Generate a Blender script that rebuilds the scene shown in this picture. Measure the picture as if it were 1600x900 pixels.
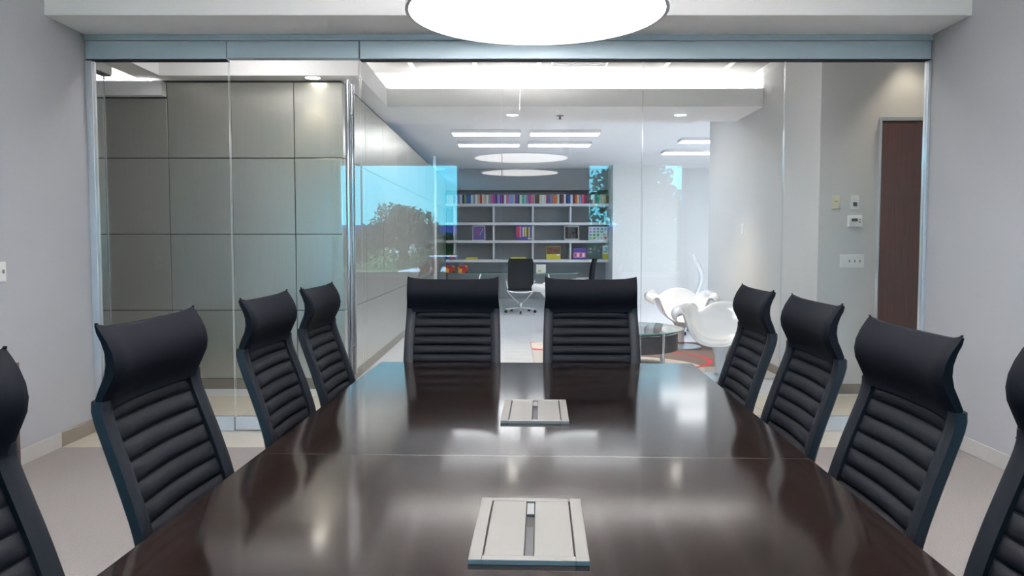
import bpy, bmesh, math, random
from mathutils import Vector, Matrix
random.seed(7)
PI = math.pi
scene = bpy.context.scene
C = scene.collection
for o in list(bpy.data.objects):
    bpy.data.objects.remove(o)

# ------------------------------------------------------------------ camera
cam_d = bpy.data.cameras.new('camera')
cam = bpy.data.objects.new('camera', cam_d); C.objects.link(cam)
cam_d.sensor_width = 36.0
cam_d.lens = 1244 / 1600 * 36.0
cam_d.clip_start = 0.05; cam_d.clip_end = 1000
cam.location = (0, 0, 1.38)
cam.rotation_euler = (PI/2 - math.atan(72/1244), 0, 0)
scene.camera = cam

# ------------------------------------------------------------------ sky, sun, exposure
SKY = 5.6
world = bpy.data.worlds.new('sky'); scene.world = world
world.use_nodes = True
wn = world.node_tree; wn.nodes.clear()
w_out = wn.nodes.new('ShaderNodeOutputWorld'); w_bg = wn.nodes.new('ShaderNodeBackground')
w_tc = wn.nodes.new('ShaderNodeTexCoord'); w_sep = wn.nodes.new('ShaderNodeSeparateXYZ')
w_rmp = wn.nodes.new('ShaderNodeValToRGB')
w_rmp.color_ramp.elements[0].position = 0.0
w_rmp.color_ramp.elements[0].color = (0.17, 0.76, 1.0, 1)
w_rmp.color_ramp.elements[1].position = 0.7
w_rmp.color_ramp.elements[1].color = (0.13, 0.40, 0.95, 1)
wn.links.new(w_tc.outputs['Generated'], w_sep.inputs[0])
wn.links.new(w_sep.outputs['Z'], w_rmp.inputs[0])
wn.links.new(w_rmp.outputs[0], w_bg.inputs[0])
w_bg.inputs[1].default_value = SKY
wn.links.new(w_bg.outputs[0], w_out.inputs[0])
sun_d = bpy.data.lights.new('sun', 'SUN'); sun_d.energy = 14; sun_d.angle = 0.01; sun_d.color = (1, .95, .86)
sun = bpy.data.objects.new('sun', sun_d); C.objects.link(sun)
sun.rotation_euler = Vector((-.45, -.75, -.9)).to_track_quat('-Z', 'Y').to_euler()

vs = scene.view_settings
vs.view_transform = 'Standard'; vs.look = 'None'; vs.gamma = 1.0; vs.use_curve_mapping = False
vs.exposure = 1.0
cy = scene.cycles
cy.transparent_max_bounces = 24; cy.max_bounces = 14; cy.glossy_bounces = 8; cy.diffuse_bounces = 6
cy.sample_clamp_indirect = 12.0
cy.caustics_reflective = False; cy.caustics_refractive = False

# ------------------------------------------------------------------ materials
def lin(c):
    c /= 255.0
    return c/12.92 if c <= .04045 else ((c+.055)/1.055)**2.4
def rgb(r, g, b): return (lin(r), lin(g), lin(b), 1)
MATS = {}
def mat(name, col, rough=.5, metal=0., spec=.5, var=0., vscale=30., bump=0., bscale=200., emit=None, estr=0., coat=0., coatr=.05, stretch=None):
    m = bpy.data.materials.new(name); m.use_nodes = True
    nt = m.node_tree; b = nt.nodes['Principled BSDF']
    b.inputs['Base Color'].default_value = col
    b.inputs['Roughness'].default_value = rough
    b.inputs['Metallic'].default_value = metal
    b.inputs['Specular IOR Level'].default_value = spec
    b.inputs['Coat Weight'].default_value = coat
    b.inputs['Coat Roughness'].default_value = coatr
    if emit:
        b.inputs['Emission Color'].default_value = emit
        b.inputs['Emission Strength'].default_value = estr
    tc = None
    if var or bump:
        tc = nt.nodes.new('ShaderNodeTexCoord'); mp = nt.nodes.new('ShaderNodeMapping')
        if stretch: mp.inputs['Scale'].default_value = stretch
        nt.links.new(tc.outputs['Object'], mp.inputs[0])
    if var:
        n = nt.nodes.new('ShaderNodeTexNoise'); n.inputs['Scale'].default_value = vscale; n.inputs['Detail'].default_value = 4
        nt.links.new(mp.outputs[0], n.inputs['Vector'])
        r = nt.nodes.new('ShaderNodeValToRGB')
        r.color_ramp.elements[0].position = .3; r.color_ramp.elements[1].position = .7
        r.color_ramp.elements[0].color = tuple(max(0, c*(1-var)) for c in col[:3]) + (1,)
        r.color_ramp.elements[1].color = tuple(min(1, c*(1+var)) for c in col[:3]) + (1,)
        nt.links.new(n.outputs['Fac'], r.inputs[0]); nt.links.new(r.outputs[0], b.inputs['Base Color'])
    if bump:
        n2 = nt.nodes.new('ShaderNodeTexNoise'); n2.inputs['Scale'].default_value = bscale; n2.inputs['Detail'].default_value = 3
        nt.links.new(mp.outputs[0], n2.inputs['Vector'])
        bp = nt.nodes.new('ShaderNodeBump'); bp.inputs['Strength'].default_value = bump; bp.inputs['Distance'].default_value = .01
        nt.links.new(n2.outputs['Fac'], bp.inputs['Height']); nt.links.new(bp.outputs[0], b.inputs['Normal'])
    MATS[name] = m
    return m
def glass(name, tint, f0=.042, gloss=0.0):
    m = bpy.data.materials.new(name); m.use_nodes = True
    nt = m.node_tree; nt.nodes.clear()
    out = nt.nodes.new('ShaderNodeOutputMaterial'); mix = nt.nodes.new('ShaderNodeMixShader')
    tr = nt.nodes.new('ShaderNodeBsdfTransparent'); gl = nt.nodes.new('ShaderNodeBsdfGlossy')
    tr.inputs[0].default_value = tint; gl.inputs['Roughness'].default_value = gloss
    lw = nt.nodes.new('ShaderNodeLayerWeight'); lw.inputs[0].default_value = .5
    pw = nt.nodes.new('ShaderNodeMath'); pw.operation = 'POWER'; pw.inputs[1].default_value = 5
    ml = nt.nodes.new('ShaderNodeMath'); ml.operation = 'MULTIPLY_ADD'; ml.inputs[1].default_value = 1-f0; ml.inputs[2].default_value = f0
    nt.links.new(lw.outputs['Facing'], pw.inputs[0]); nt.links.new(pw.outputs[0], ml.inputs[0])
    nt.links.new(ml.outputs[0], mix.inputs[0]); nt.links.new(tr.outputs[0], mix.inputs[1]); nt.links.new(gl.outputs[0], mix.inputs[2])
    nt.links.new(mix.outputs[0], out.inputs[0])
    MATS[name] = m
    return m
def emis(name, col, s):
    m = bpy.data.materials.new(name); m.use_nodes = True
    nt = m.node_tree; nt.nodes.clear()
    out = nt.nodes.new('ShaderNodeOutputMaterial'); e = nt.nodes.new('ShaderNodeEmission')
    e.inputs[0].default_value = col; e.inputs[1].default_value = s
    nt.links.new(e.outputs[0], out.inputs[0]); MATS[name] = m
    return m

WALL = mat('painted_wall', rgb(171, 173, 178), .7, var=.012, vscale=3)
WALLP = mat('wall_paint_lightened', rgb(205, 205, 205), .7, var=.012, vscale=3)  # lighter copy of the wall paint; brightness put into the colour for the dim passage
WHITE = mat('white_paint', rgb(236, 236, 236), .6)
CEIL = mat('ceiling_paint', rgb(247, 247, 248), .8, var=.005, vscale=4)
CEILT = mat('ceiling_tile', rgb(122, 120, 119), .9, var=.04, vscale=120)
CARPET = mat('carpet', rgb(147, 141, 139), .95, spec=.1, var=.16, vscale=170, bump=.5, bscale=300)
TILE = mat('floor_tile', rgb(213, 204, 188), .22, var=.03, vscale=6)
GROUT = mat('grout', rgb(150, 144, 134), .9)
FARFLOOR = mat('library_floor', rgb(224, 228, 234), .16, var=.02, vscale=3)
BASEL = mat('light_baseboard', rgb(190, 188, 186), .5)
BASED = mat('taupe_tile_base', rgb(128, 120, 108), .4)
PANEL = mat('brushed_metal_panel', rgb(194, 192, 183), .30, metal=.75, var=.03, vscale=5, stretch=(30, 30, .6))
PANELG = mat('panel_gap', rgb(34, 34, 34), .8)
HEADER = mat('satin_aluminium', rgb(182, 201, 212), .36, metal=.4)
ALU = mat('bright_aluminium', rgb(214, 220, 228), .26, metal=.45)
CHROME = mat('chrome', rgb(220, 222, 226), .1, metal=1)
GAPB = mat('dark_gap', rgb(24, 24, 26), .7)
TABLE = mat('espresso_wood', rgb(28, 20, 18), .10, spec=.5, var=.18, vscale=6, stretch=(9, .8, 9), bump=.004, bscale=24)
LEATHER = mat('black_leather', rgb(17, 19, 25), .62, spec=.05, bump=.06, bscale=420)
LEATHERR = mat('black_mesh_fabric', rgb(16, 18, 24), .6, spec=.13, bump=.12, bscale=600)
FRAMEK = mat('black_frame', rgb(20, 23, 30), .45, spec=.3)
DGREY = mat('dark_grey_plastic', rgb(58, 60, 62), .4)
SILVER = mat('silver_plate', rgb(118, 116, 113), .4, metal=.2, spec=.5)
BLACK = mat('black_plastic', rgb(20, 20, 22), .4)
GREYP = mat('grey_plastic', rgb(120, 122, 124), .4)
PLATE = mat('white_plate', rgb(228, 228, 226), .35)
CREAM = mat('cream_plate', rgb(222, 216, 190), .4)
LCD = mat('lcd', rgb(96, 104, 104), .2)
DOORW = mat('walnut_door', rgb(92, 58, 50), .35, var=.2, vscale=4, stretch=(14, 14, .7))
CREDW = mat('credenza_wood', rgb(70, 52, 46), .35, var=.15, vscale=4, stretch=(2, 2, 12))
GLOSSW = mat('white_gloss_shell', rgb(238, 238, 240), .12, coat=.5)
DARKW = mat('dark_grey_wall', rgb(152, 157, 161), .7, var=.02, vscale=2)
SHELFW = mat('white_shelf', rgb(228, 230, 234), .4)
DRUM = mat('dark_drum', rgb(64, 58, 60), .45)
EDGE = mat('glass_edge', rgb(196, 206, 208), .15, spec=.8)
GGREEN = mat('green_glass_edge', rgb(120, 176, 166), .1)
PAPER = mat('frosted_paper_shade', rgb(240, 238, 240), .5)
GLASS = glass('partition_glass', (.975, .985, .98, 1), f0=.05)
WGLASS = glass('window_glass', (.93, .97, .965, 1), f0=.04)
TGLASS = glass('table_glass', (.80, .93, .90, 1), f0=.06)
LAMP = emis('lamp_diffuser', (1, .96, .94, 1), 4.0)
UPL = emis('lamp_uplight', (1, .95, .93, 1), 57.0)
CORRFILL = emis('corridor_fill', (1, .95, .93, 1), 10.0)  # glow of the added corridor fill panels
CAN = emis('downlight_lens', (1, .93, .82, 1), 9.0)
TUBE = emis('linear_light', (.96, .97, 1, 1), 6.0)
BAYFILL = emis('bay_fill', (.96, .97, 1, 1), 13.0)  # glow of the added side bay fill lights
SOFFITFILL = emis('soffit_fill', (.96, .97, 1, 1), 12.5)  # glow of the added fill lights behind the soffit
COVE = emis('cove_strip', (1, .97, .93, 1), 30.0)

# ------------------------------------------------------------------ mesh helpers
class MB:
    def __init__(s): s.bm = bmesh.new(); s.mi = 0
    def _fin(s, faces):
        for f in faces: f.material_index = s.mi
    def box(s, x0, x1, y0, y1, z0, z1, bev=0., seg=2, M=None):
        vs_ = [s.bm.verts.new((x, y, z)) for z in (z0, z1) for y in (y0, y1) for x in (x0, x1)]
        q = [(0, 2, 3, 1), (4, 5, 7, 6), (0, 1, 5, 4), (2, 6, 7, 3), (0, 4, 6, 2), (1, 3, 7, 5)]
        fs = [s.bm.faces.new([vs_[i] for i in t]) for t in q]
        s._fin(fs)
        allv = vs_
        if bev:
            es = list({e for f in fs for e in f.edges})
            r = bmesh.ops.bevel(s.bm, geom=es, offset=bev, segments=seg, affect='EDGES', profile=.5)
            s._fin(r['faces']); allv = list({v for f in r['faces'] for v in f.verts} | {v for v in vs_ if v.is_valid})
        if M is not None: bmesh.ops.transform(s.bm, matrix=M, verts=[v for v in allv if v.is_valid])
        return s
    def ring(s, pts): return [s.bm.verts.new(p) for p in pts]
    def skin(s, rings, closed=True, cap=True):
        fs = []
        for a, b in zip(rings[:-1], rings[1:]):
            n = len(a)
            for i in range(n if closed else n-1):
                j = (i+1) % n
                fs.append(s.bm.faces.new((a[i], a[j], b[j], b[i])))
        if cap == 'strip':
            for r_ in (rings[0], rings[-1]):
                n = len(r_)
                for i in range(n//2-1): fs.append(s.bm.faces.new((r_[i], r_[i+1], r_[n-2-i], r_[n-1-i])))
        elif cap and closed:
            fs.append(s.bm.faces.new(list(reversed(rings[0])))); fs.append(s.bm.faces.new(rings[-1]))
        s._fin(fs); return s
    def tube(s, pts, r, n=8, cap=True):
        pts = [Vector(p) for p in pts]; rings = []
        rr = r if isinstance(r, (list, tuple)) else [r]*len(pts)
        up = None
        for i, p in enumerate(pts):
            t = (pts[min(i+1, len(pts)-1)] - pts[max(i-1, 0)]).normalized()
            if up is None: up = t.orthogonal().normalized()
            up = (up - t*up.dot(t)).normalized(); w = t.cross(up)
            rings.append(s.ring([p + (up*math.cos(2*PI*k/n) + w*math.sin(2*PI*k/n))*rr[i] for k in range(n)]))
        return s.skin(rings, True, cap)
    def lathe(s, prof, n=24, cx=0, cy=0, cap=True):
        rings = [s.ring([(cx+r*math.cos(2*PI*k/n), cy+r*math.sin(2*PI*k/n), z) for k in range(n)]) for r, z in prof]
        return s.skin(rings, True, cap)
    def sheet(s, grid):
        rings = [s.ring(r) for r in grid]
        return s.skin(rings, False, False)
    def build(s, name, m, parent=None, smooth=None, loc=None, rotz=None):
        bmesh.ops.recalc_face_normals(s.bm, faces=s.bm.faces)
        me = bpy.data.meshes.new(name); s.bm.to_mesh(me); s.bm.free()
        for mm in (m if isinstance(m, (list, tuple)) else [m]): me.materials.append(mm)
        if smooth is not None:
            me.shade_smooth(); me.set_sharp_from_angle(angle=math.radians(smooth))
        o = bpy.data.objects.new(name, me); C.objects.link(o)
        if parent: o.parent = parent
        if loc: o.location = loc
        if rotz is not None: o.rotation_euler = (0, 0, rotz)
        return o
def B(*a, **k): return MB().box(*a, **k)
def thing(name, label, cat, loc=(0, 0, 0), rotz=0, group=None):
    o = bpy.data.objects.new(name, None); C.objects.link(o); o.empty_display_size = .1
    o.location = loc; o.rotation_euler = (0, 0, rotz)
    return tag(o, label, cat, group)
def tag(o, label, cat=None, group=None, kind=None):
    o['label'] = label
    if cat: o['category'] = cat
    if group: o['group'] = group
    if kind: o['kind'] = kind
    return o
def struct(o, label):
    o['kind'] = 'structure'; o['label'] = label; return o
def sempty(name, label):
    o = bpy.data.objects.new(name, None); C.objects.link(o); o.empty_display_size = .1
    return struct(o, label)
def link_copy(src, parent=None, loc=None):
    c = src.copy(); C.objects.link(c)
    if parent: c.parent = parent
    if loc is not None: c.location = loc
    return c
def copy_tree(root, loc, rotz, label, group=None):
    r = root.copy(); C.objects.link(r); r.location = loc; r.rotation_euler = (0, 0, rotz); r['label'] = label
    if group: r['group'] = group
    for ch in list(root.children):
        c = ch.copy(); C.objects.link(c); c.parent = r
        for g in list(ch.children):
            d = g.copy(); C.objects.link(d); d.parent = c
    return r
def lerp(a, b, t): return a + (b-a)*t
def curve_at(cp, x):
    """smooth interpolation through control points (x, value)"""
    if x <= cp[0][0]: return cp[0][1]
    if x >= cp[-1][0]: return cp[-1][1]
    for i in range(len(cp)-1):
        if cp[i][0] <= x <= cp[i+1][0]:
            x0, y0 = cp[i]; x1, y1 = cp[i+1]; h = x1-x0; t = (x-x0)/h
            m0 = (y1-cp[i-1][1])/(x1-cp[i-1][0]) if i else (y1-y0)/h
            m1 = (cp[i+2][1]-y0)/(cp[i+2][0]-x0) if i+2 < len(cp) else (y1-y0)/h
            return (2*t**3-3*t*t+1)*y0 + (t**3-2*t*t+t)*h*m0 + (-2*t**3+3*t*t)*y1 + (t**3-t*t)*h*m1

# ------------------------------------------------------------------ dimensions
XL, XR = -3.04, 2.99      # conference room side walls
YB, YG = -1.90, 5.78      # window wall behind the camera, glass partition
ZS = 2.852                # soffit over the partition
ZC = 3.35                 # ceiling
YP, YR = 7.41, 7.19       # metal panel wall, plain wall right of the corridor
XP, XC = -1.56, 2.76      # side faces that line the passage to the library
YF = 19.3                 # library end wall

# ------------------------------------------------------------------ conference room shell
struct(B(XL, XR, YB, 5.29, -.1, 0).build('floor', CARPET), 'speckled light grey carpet of the meeting room')
struct(B(XL-.2, XL, YB-.2, YG+.06, -.1, ZC).build('wall_left', WALL), 'plain off-white wall left of the table')
struct(B(XR, XR+.2, YB-.2, YG+.06, -.1, ZC).build('wall_right', WALL), 'plain off-white wall right of the table')
struct(B(XL-.2, XR+.2, YB-.2, YG+.06, ZC, ZC+.15).build('ceiling', CEIL), 'white ceiling of the meeting room')
struct(B(XL, XR, 5.27, YG+.06, ZS, ZC).build('trim_1', CEIL), 'white dropped soffit above the glass partition')
struct(B(XL, XL+.012, YB, 5.29, 0, .10, bev=.003).build('baseboard_left', BASEL), 'pale baseboard under the left wall')
struct(B(XR-.012, XR, YB, 5.29, 0, .10, bev=.003).build('baseboard_right', BASEL), 'pale baseboard under the right wall')
struct(B(XL, XL+.014, 5.29, YG-.06, 0, .10, bev=.003).build('trim_2', BASED), 'short taupe tile base at left end of the glass partition')
struct(B(XR-.014, XR, 5.29, YG-.06, 0, .10, bev=.003).build('trim_3', BASED), 'short taupe tile base at right end of the glass partition')

# window wall behind the camera, seen only as a reflection in the glass
WZ0, WZ1 = .82, 2.72
wins = [(-2.95, -.88), (1.257, 2.93)]
mb = MB()
for a, b in ((XL, wins[0][0]), (wins[0][1], wins[1][0]), (wins[1][1], XR)): mb.box(a, b, YB-.2, YB, 0, ZC)
for a, b in wins: mb.box(a, b, YB-.2, YB, 0, WZ0); mb.box(a, b, YB-.2, YB, WZ1, ZC)
struct(mb.build('wall_back', WALL), 'window wall behind the viewpoint')
for i, (a, b) in enumerate(wins):
    w = sempty('window_%d' % (i+1), ('left' if i == 0 else 'right') + ' outer window, seen as reflection in the glass partition')
    mb = MB()
    for q in ((a, a+.05, WZ0, WZ1), (b-.05, b, WZ0, WZ1), (a+.05, b-.05, WZ0, WZ0+.05), (a+.05, b-.05, WZ1-.05, WZ1)):
        mb.box(q[0], q[1], YB-.15, YB-.08, q[2], q[3])
    mb.build('window_frame', ALU, w)
    B(a+.05, b-.05, YB-.12, YB-.112, WZ0+.05, WZ1-.05).build('pane', WGLASS, w)
    B(a, b, YB-.08, YB+.06, WZ0-.03, WZ0, bev=.004).build('window_sill', WHITE, w)

# ------------------------------------------------------------------ glass partition
GX = [-2.99, -2.028, -1.085, -.073, .938, 1.955, 2.965]
ZR, ZH, ZH2 = .105, 2.678, 2.804
wf = sempty('wall_front', 'frameless glass partition with aluminium header facing the corridor')
B(XL, XR, YG-.035, YG+.035, ZH2+.006, ZS, bev=.003).build('header_rail', HEADER, wf)
def pane(x0, x1, z0, z1, parent, y=YG):
    mb = MB(); mb.mi = 0
    mb.box(x0+.003, x1-.003, y-.006, y+.006, z0, z1)
    o = mb.build('pane', [GLASS, EDGE], parent)
    for p in o.data.polygons:
        if abs(p.normal.x) > .5: p.material_index = 1
    return o
for i in range(6):
    if i == 1: continue
    pane(GX[i], GX[i+1], ZR, ZH, wf)
    B(GX[i]+.002, GX[i+1]-.002, YG-.03, YG+.03, 0, ZR, bev=.004).build('bottom_rail', ALU, wf)
for a, b in ((-3.03, GX[1]-.004), (GX[2]+.004, XR-.012)):
    B(a, b, YG-.04, YG+.04, ZH, ZH2, bev=.003).build('header_cover', HEADER, wf)
    B(a, b, YG-.036, YG+.036, ZH-.008, ZH).build('shadow_gap', GAPB, wf)
B(XL, -2.992, YG-.03, YG+.03, 0, ZH-.008, bev=.003).build('jamb', ALU, wf)
B(2.967, XR, YG-.03, YG+.03, 0, ZH-.008, bev=.003).build('jamb', ALU, wf)
d1 = sempty('door_1', 'frameless glass door with a tall tubular steel pull bar')
pane(GX[1]+.004, GX[2]-.004, ZR, ZH+.005, d1)
B(GX[1]+.006, GX[2]-.006, YG-.03, YG+.03, .008, ZR, bev=.004).build('bottom_rail', ALU, d1)
B(GX[1]+.004, GX[2]-.004, YG-.038, YG+.038, ZH+.006, ZH2, bev=.003).build('top_rail', HEADER, d1)
ph = MB()
for yy, r in ((YG-.075, .018), (YG+.075, .018)):
    ph.tube([(-1.165, yy, .40), (-1.165, yy, 2.52)], r, 14)
pho = ph.build('pull_bar', CHROME, d1, smooth=50)
mb = MB()
for zz in (.62, 2.30): mb.tube([(-1.165, YG-.075, zz), (-1.165, YG+.075, zz)], .009, 8)
mb.build('standoff', CHROME, pho, smooth=50)

# ------------------------------------------------------------------ corridor floor
fl = struct(B(-4.6, 4.6, 5.29, 11.3, -.1, -.004).build('floor', GROUT), 'pale tiled corridor floor beyond and under the glass')
tile0 = None; tile1 = None; T = .6
y = 5.292
while y < 11.2:
    x = -4.55
    while x < 4.5:
        dx = min(T, 4.58-x)
        inside = not (y > YP-.1 and (x+T < XP or x > XC)) and not (y > YR-.1 and x > XC) 
        if y < YG-.3: inside = inside and x > XL-.6 and x < XR
        if inside:
            far = y > YR-.2
            if tile0 is None:
                tile0 = B(.002, T-.002, .002, T-.002, -.004, 0, bev=.001, seg=1).build('tile', TILE, fl, loc=(x, y, 0))
            else:
                tl = link_copy(tile0, fl, (x, y, 0))
                if far:
                    if tile1 is None: tile1 = tl.data.copy(); tile1.materials[0] = FARFLOOR
                    tl.data = tile1
        x += T
    y += T
struct(B(-4.6, 6.8, 11.292, YF+.1, -.1, 0).build('floor', FARFLOOR), 'glossy white floor of the library beyond the corridor')

# ------------------------------------------------------------------ corridor walls
wp = struct(B(-4.6, XP-.012, YP+.012, YF, -.1, 2.86).build('wall_corridor', PANELG), 'brushed metal panel wall across the corridor')
rows = [.10, .742, 1.451, 2.153, 2.845]
cols = [-4.56, -3.76, -3.174, -2.59, -2.009, XP]
for i in range(5):
    for j in range(4):
        ztop = rows[j+1] if not (i < 2 and j == 3) else 2.70
        B(cols[i]+.004, cols[i+1]-.004, YP, YP+.02, rows[j]+.004, ztop-.004, bev=.002, seg=1).build('panel', PANEL, wp)
B(-4.58, XP, YP+.005, YP+.012, .0, .10).build('base_strip', BASED, wp)
ys = [YP, 8.55, 9.70, 10.85, 12.0, 13.15, 14.3, 15.45, 16.6, 17.75, 18.9]
srows = [.10, .742, 2.153, 2.845]
sp0 = {}
for i in range(10):
    for j in range(3):
        key = j
        B(XP-.02, XP, ys[i]+.004, ys[i+1]-.004, srows[j]+.004, srows[j+1]-.004, bev=.002, seg=1).build('panel', PANEL, wp)
B(XP-.012, XP-.004, YP+.01, YF, 0, .10).build('base_strip', BASED, wp)

wr = struct(B(XC, 4.6, YR, 11.21, -.1, 3.36).build('wall_passage_right', WALLP), 'off-white corridor wall with switches and a brown door')
struct(B(XC-.012, 3.245, YR-.012, YR, 0, .09, bev=.003).build('baseboard_corridor', BASED), 'taupe baseboard under the corridor switches')
struct(B(XC-.012, XC, YR, 11.21, 0, .09, bev=.003).build('baseboard_passage', BASED), 'taupe baseboard along the passage wall')
struct(B(-4.8, -4.6, YG-.2, YF, -.1, 3.5).build('wall_corridor_left_end', WALL), 'end wall of the corridor at the far left')
struct(B(4.6, 4.8, YG-.2, 11.21, -.1, 3.5).build('wall_corridor_right_end', WALL), 'end wall of the corridor at the far right')
struct(B(XR+.2, 4.6, YG-.2, YG+.06, -.1, 3.5).build('wall_corridor_near_right', WALL), 'neighbouring wall beside the glass partition')
struct(B(-4.6, XL-.2, YG-.2, YG+.06, -.1, 3.5).build('wall_corridor_near_left', WALL), 'neighbouring wall left of the glass partition')
d2 = sempty('door_2', 'dark brown wooden door at right end of the corridor wall')
B(3.30, 4.15, YR-.03, YR-.004, .01, 2.452, bev=.002).build('door_leaf', DOORW, d2)
mb = MB()
mb.box(3.286, 3.296, YR-.036, YR, 0, 2.49, bev=.002); mb.box(4.154, 4.164, YR-.036, YR, 0, 2.49, bev=.002); mb.box(3.296, 4.154, YR-.036, YR, 2.456, 2.49, bev=.002)
mb.build('door_frame', ALU, d2)
mb = MB(); mb.tube([(4.05, YR-.03, 1.02), (4.05, YR-.085, 1.02), (3.94, YR-.085, 1.02)], .01, 8)
mb.build('door_handle', CHROME, d2, smooth=50)

# corridor ceilings, soffits and cove
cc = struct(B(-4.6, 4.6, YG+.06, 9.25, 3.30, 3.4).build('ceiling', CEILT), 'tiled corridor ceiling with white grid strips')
for k in range(-4, 7):
    xx = .29 + .69*k
    B(xx-.025, xx+.025, YG+.2, 9.2, 3.286, 3.30).build('grid_strip', WHITE, cc)
B(-4.5, 4.5, 7.7, 7.75, 3.288, 3.299).build('grid_strip', WHITE, cc)
struct(B(-3.15, -1.70, 7.20, 9.92, 2.862, 3.30).build('trim_4', CEIL), 'white soffit over the metal panel wall')
mb = MB()   # left cove arm
mb.box(-1.70, -1.37, 7.20, 9.92, 2.862, 2.89); mb.box(-1.40, -1.37, 7.20, 8.84, 2.89, 3.06); mb.box(-1.70, -1.40, 7.20, 7.23, 2.89, 3.30)
struct(mb.build('trim_5', CEIL), 'white cove edge above the passage, left side')
mb = MB()   # far cove
mb.box(-1.37, XC, 8.84, 9.92, 2.862, 2.89); mb.box(-1.37, XC, 8.84, 8.87, 2.89, 3.06); mb.box(-1.70, XC, 9.18, 9.92, 2.89, 3.30)
struct(mb.build('trim_6', CEIL), 'white soffit with glowing cove across the passage')
cl = thing('cove_light', 'glowing light strip hidden in the ceiling cove across the passage', 'light', (.7, 8.87, 2.93))
B(-2.0, 2.0, 0, .012, -.005, .055).build('channel', ALU, cl); B(-2.0, 2.0, .012, .016, 0, .05).build('diffuser', COVE, cl)
cl = thing('cove_light', 'glowing light strip in the left arm of the ceiling cove', 'light', (-1.40, 8.05, 2.93))
B(-.012, 0, -.75, .75, -.005, .055).build('channel', ALU, cl); B(-.016, -.012, -.75, .75, 0, .05).build('diffuser', COVE, cl)
cl = thing('cove_light', 'added unseen light strip on top of the white shelf in the far left corner', 'light', (-3.9, YP-.04, 2.84))  # unseen strip added to brighten the wall above the shelf
B(-.6, .6, -.02, .02, 0, .01).build('channel', ALU, cl); B(-.6, .6, -.015, .015, .01, .014).build('diffuser', COVE, cl)
# left corner beams and side glass
struct(B(-3.40, -3.15, YG+.06, YP, 2.862, 3.02, bev=.003).build('trim_7', CEIL), 'white ceiling beam running back to the panel wall')
struct(B(-4.6, -3.18, YP-.09, YP+.01, 2.71, 2.84, bev=.003).build('trim_8', WHITE), 'white light shelf above the leftmost panels')
struct(B(-4.6, -3.15, YP+.012, YP+.2, 2.862, 3.35).build('wall_corridor_upper_left', WALL), 'bright wall strip above the light shelf')
w = sempty('window_3', 'small side glass panel with white header left of the corridor')
pane_ = MB().box(-3.466, -3.454, YG+.08, 6.84, .02, 2.80)
po = pane_.build('pane', [GLASS, EDGE], w)
for p in po.data.polygons:
    if abs(p.normal.y) > .5: p.material_index = 1
B(-3.50, -3.42, YG+.08, 6.90, 2.80, 3.12, bev=.003).build('header_cover', CEIL, w)
B(-3.495, -3.425, YG+.08, 6.89, 2.79, 2.80).build('shadow_gap', GAPB, w)

# ------------------------------------------------------------------ library shell
struct(B(XP-.3, 6.8, 9.92, YF+.3, 3.10, 3.25).build('ceiling', CEIL), 'white library ceiling')
struct(B(XP-.3, 4.9, 9.25, 9.95, 3.30, 3.4).build('trim_9', CEIL), 'ceiling closing strip above the cove')
struct(B(XP-.3, 6.8, YF, YF+.2, -.1, 3.2).build('wall_far', DARKW), 'dark grey library end wall behind the shelves')
struct(B(XP-.02, XP+.03, 16.1, 16.22, 0, 3.10, bev=.003).build('trim_11', WHITE), 'slim white post near the far end of the panel wall')
struct(B(XP, 2.36, 18.85, YF, 2.60, 3.10).build('trim_10', DARKW), 'dark grey bulkhead above the library shelves')
struct(B(2.26, 3.70, 17.9, YF, 0, 3.10).build('wall_pier', WHITE), 'bright white wall pier right of the library shelves')
struct(B(3.70, 6.8, 18.7, YF, 0, 3.10).build('wall_pier_recess', WHITE), 'white recessed wall at the far right of the library')
struct(B(6.6, 6.8, 11.0, YF, 0, 3.2).build('wall_library_right', WHITE), 'white right wall of the library')
struct(B(4.6, 6.8, 11.0, 11.2, 0, 3.2).build('wall_library_near', WHITE), 'white near wall of the library')

# ------------------------------------------------------------------ ceiling lamps
def drum_lamp(loc, label):
    t = thing('pendant_lamp', label, 'lamp', loc, 0, 'round drum pendants over the table')
    n = 64; mb = MB()
    mb.lathe([(.50, 0), (.50, .42)], n, cap=False); mb.lathe([(.494, .42), (.494, 0)], n, cap=False)
    mb.build('shade', PAPER, t, smooth=40)
    MB().lathe([(.49, .0), (.492, .006)], n).build('diffuser', LAMP, t, smooth=30)
    MB().lathe([(.44, .30), (.44, .32)], n).build('uplight_tray', UPL, t, smooth=30)
    MB().lathe([(.503, -.004), (.503, .006), (.49, .006), (.49, -.004), (.503, -.004)], n, cap=False).build('rim', WHITE, t, smooth=30)
    MB().lathe([(.08, ZC-loc[2]-.03), (.08, ZC-loc[2])], 20).build('canopy', WHITE, t, smooth=30)
    for k in range(3):
        a = k*2*PI/3 + .5
        MB().tube([(.45*math.cos(a), .45*math.sin(a), .42), (.03*math.cos(a), .03*math.sin(a), ZC-loc[2]-.03)], .003, 5).build('cable', CHROME, t)
    return t
drum_lamp((.095, 3.12, 2.26), 'large round glowing drum pendant lamp above the meeting table')
drum_lamp((.10, 1.34, 2.26), 'second round drum pendant above the table, seen only reflected in the glass')

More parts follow.
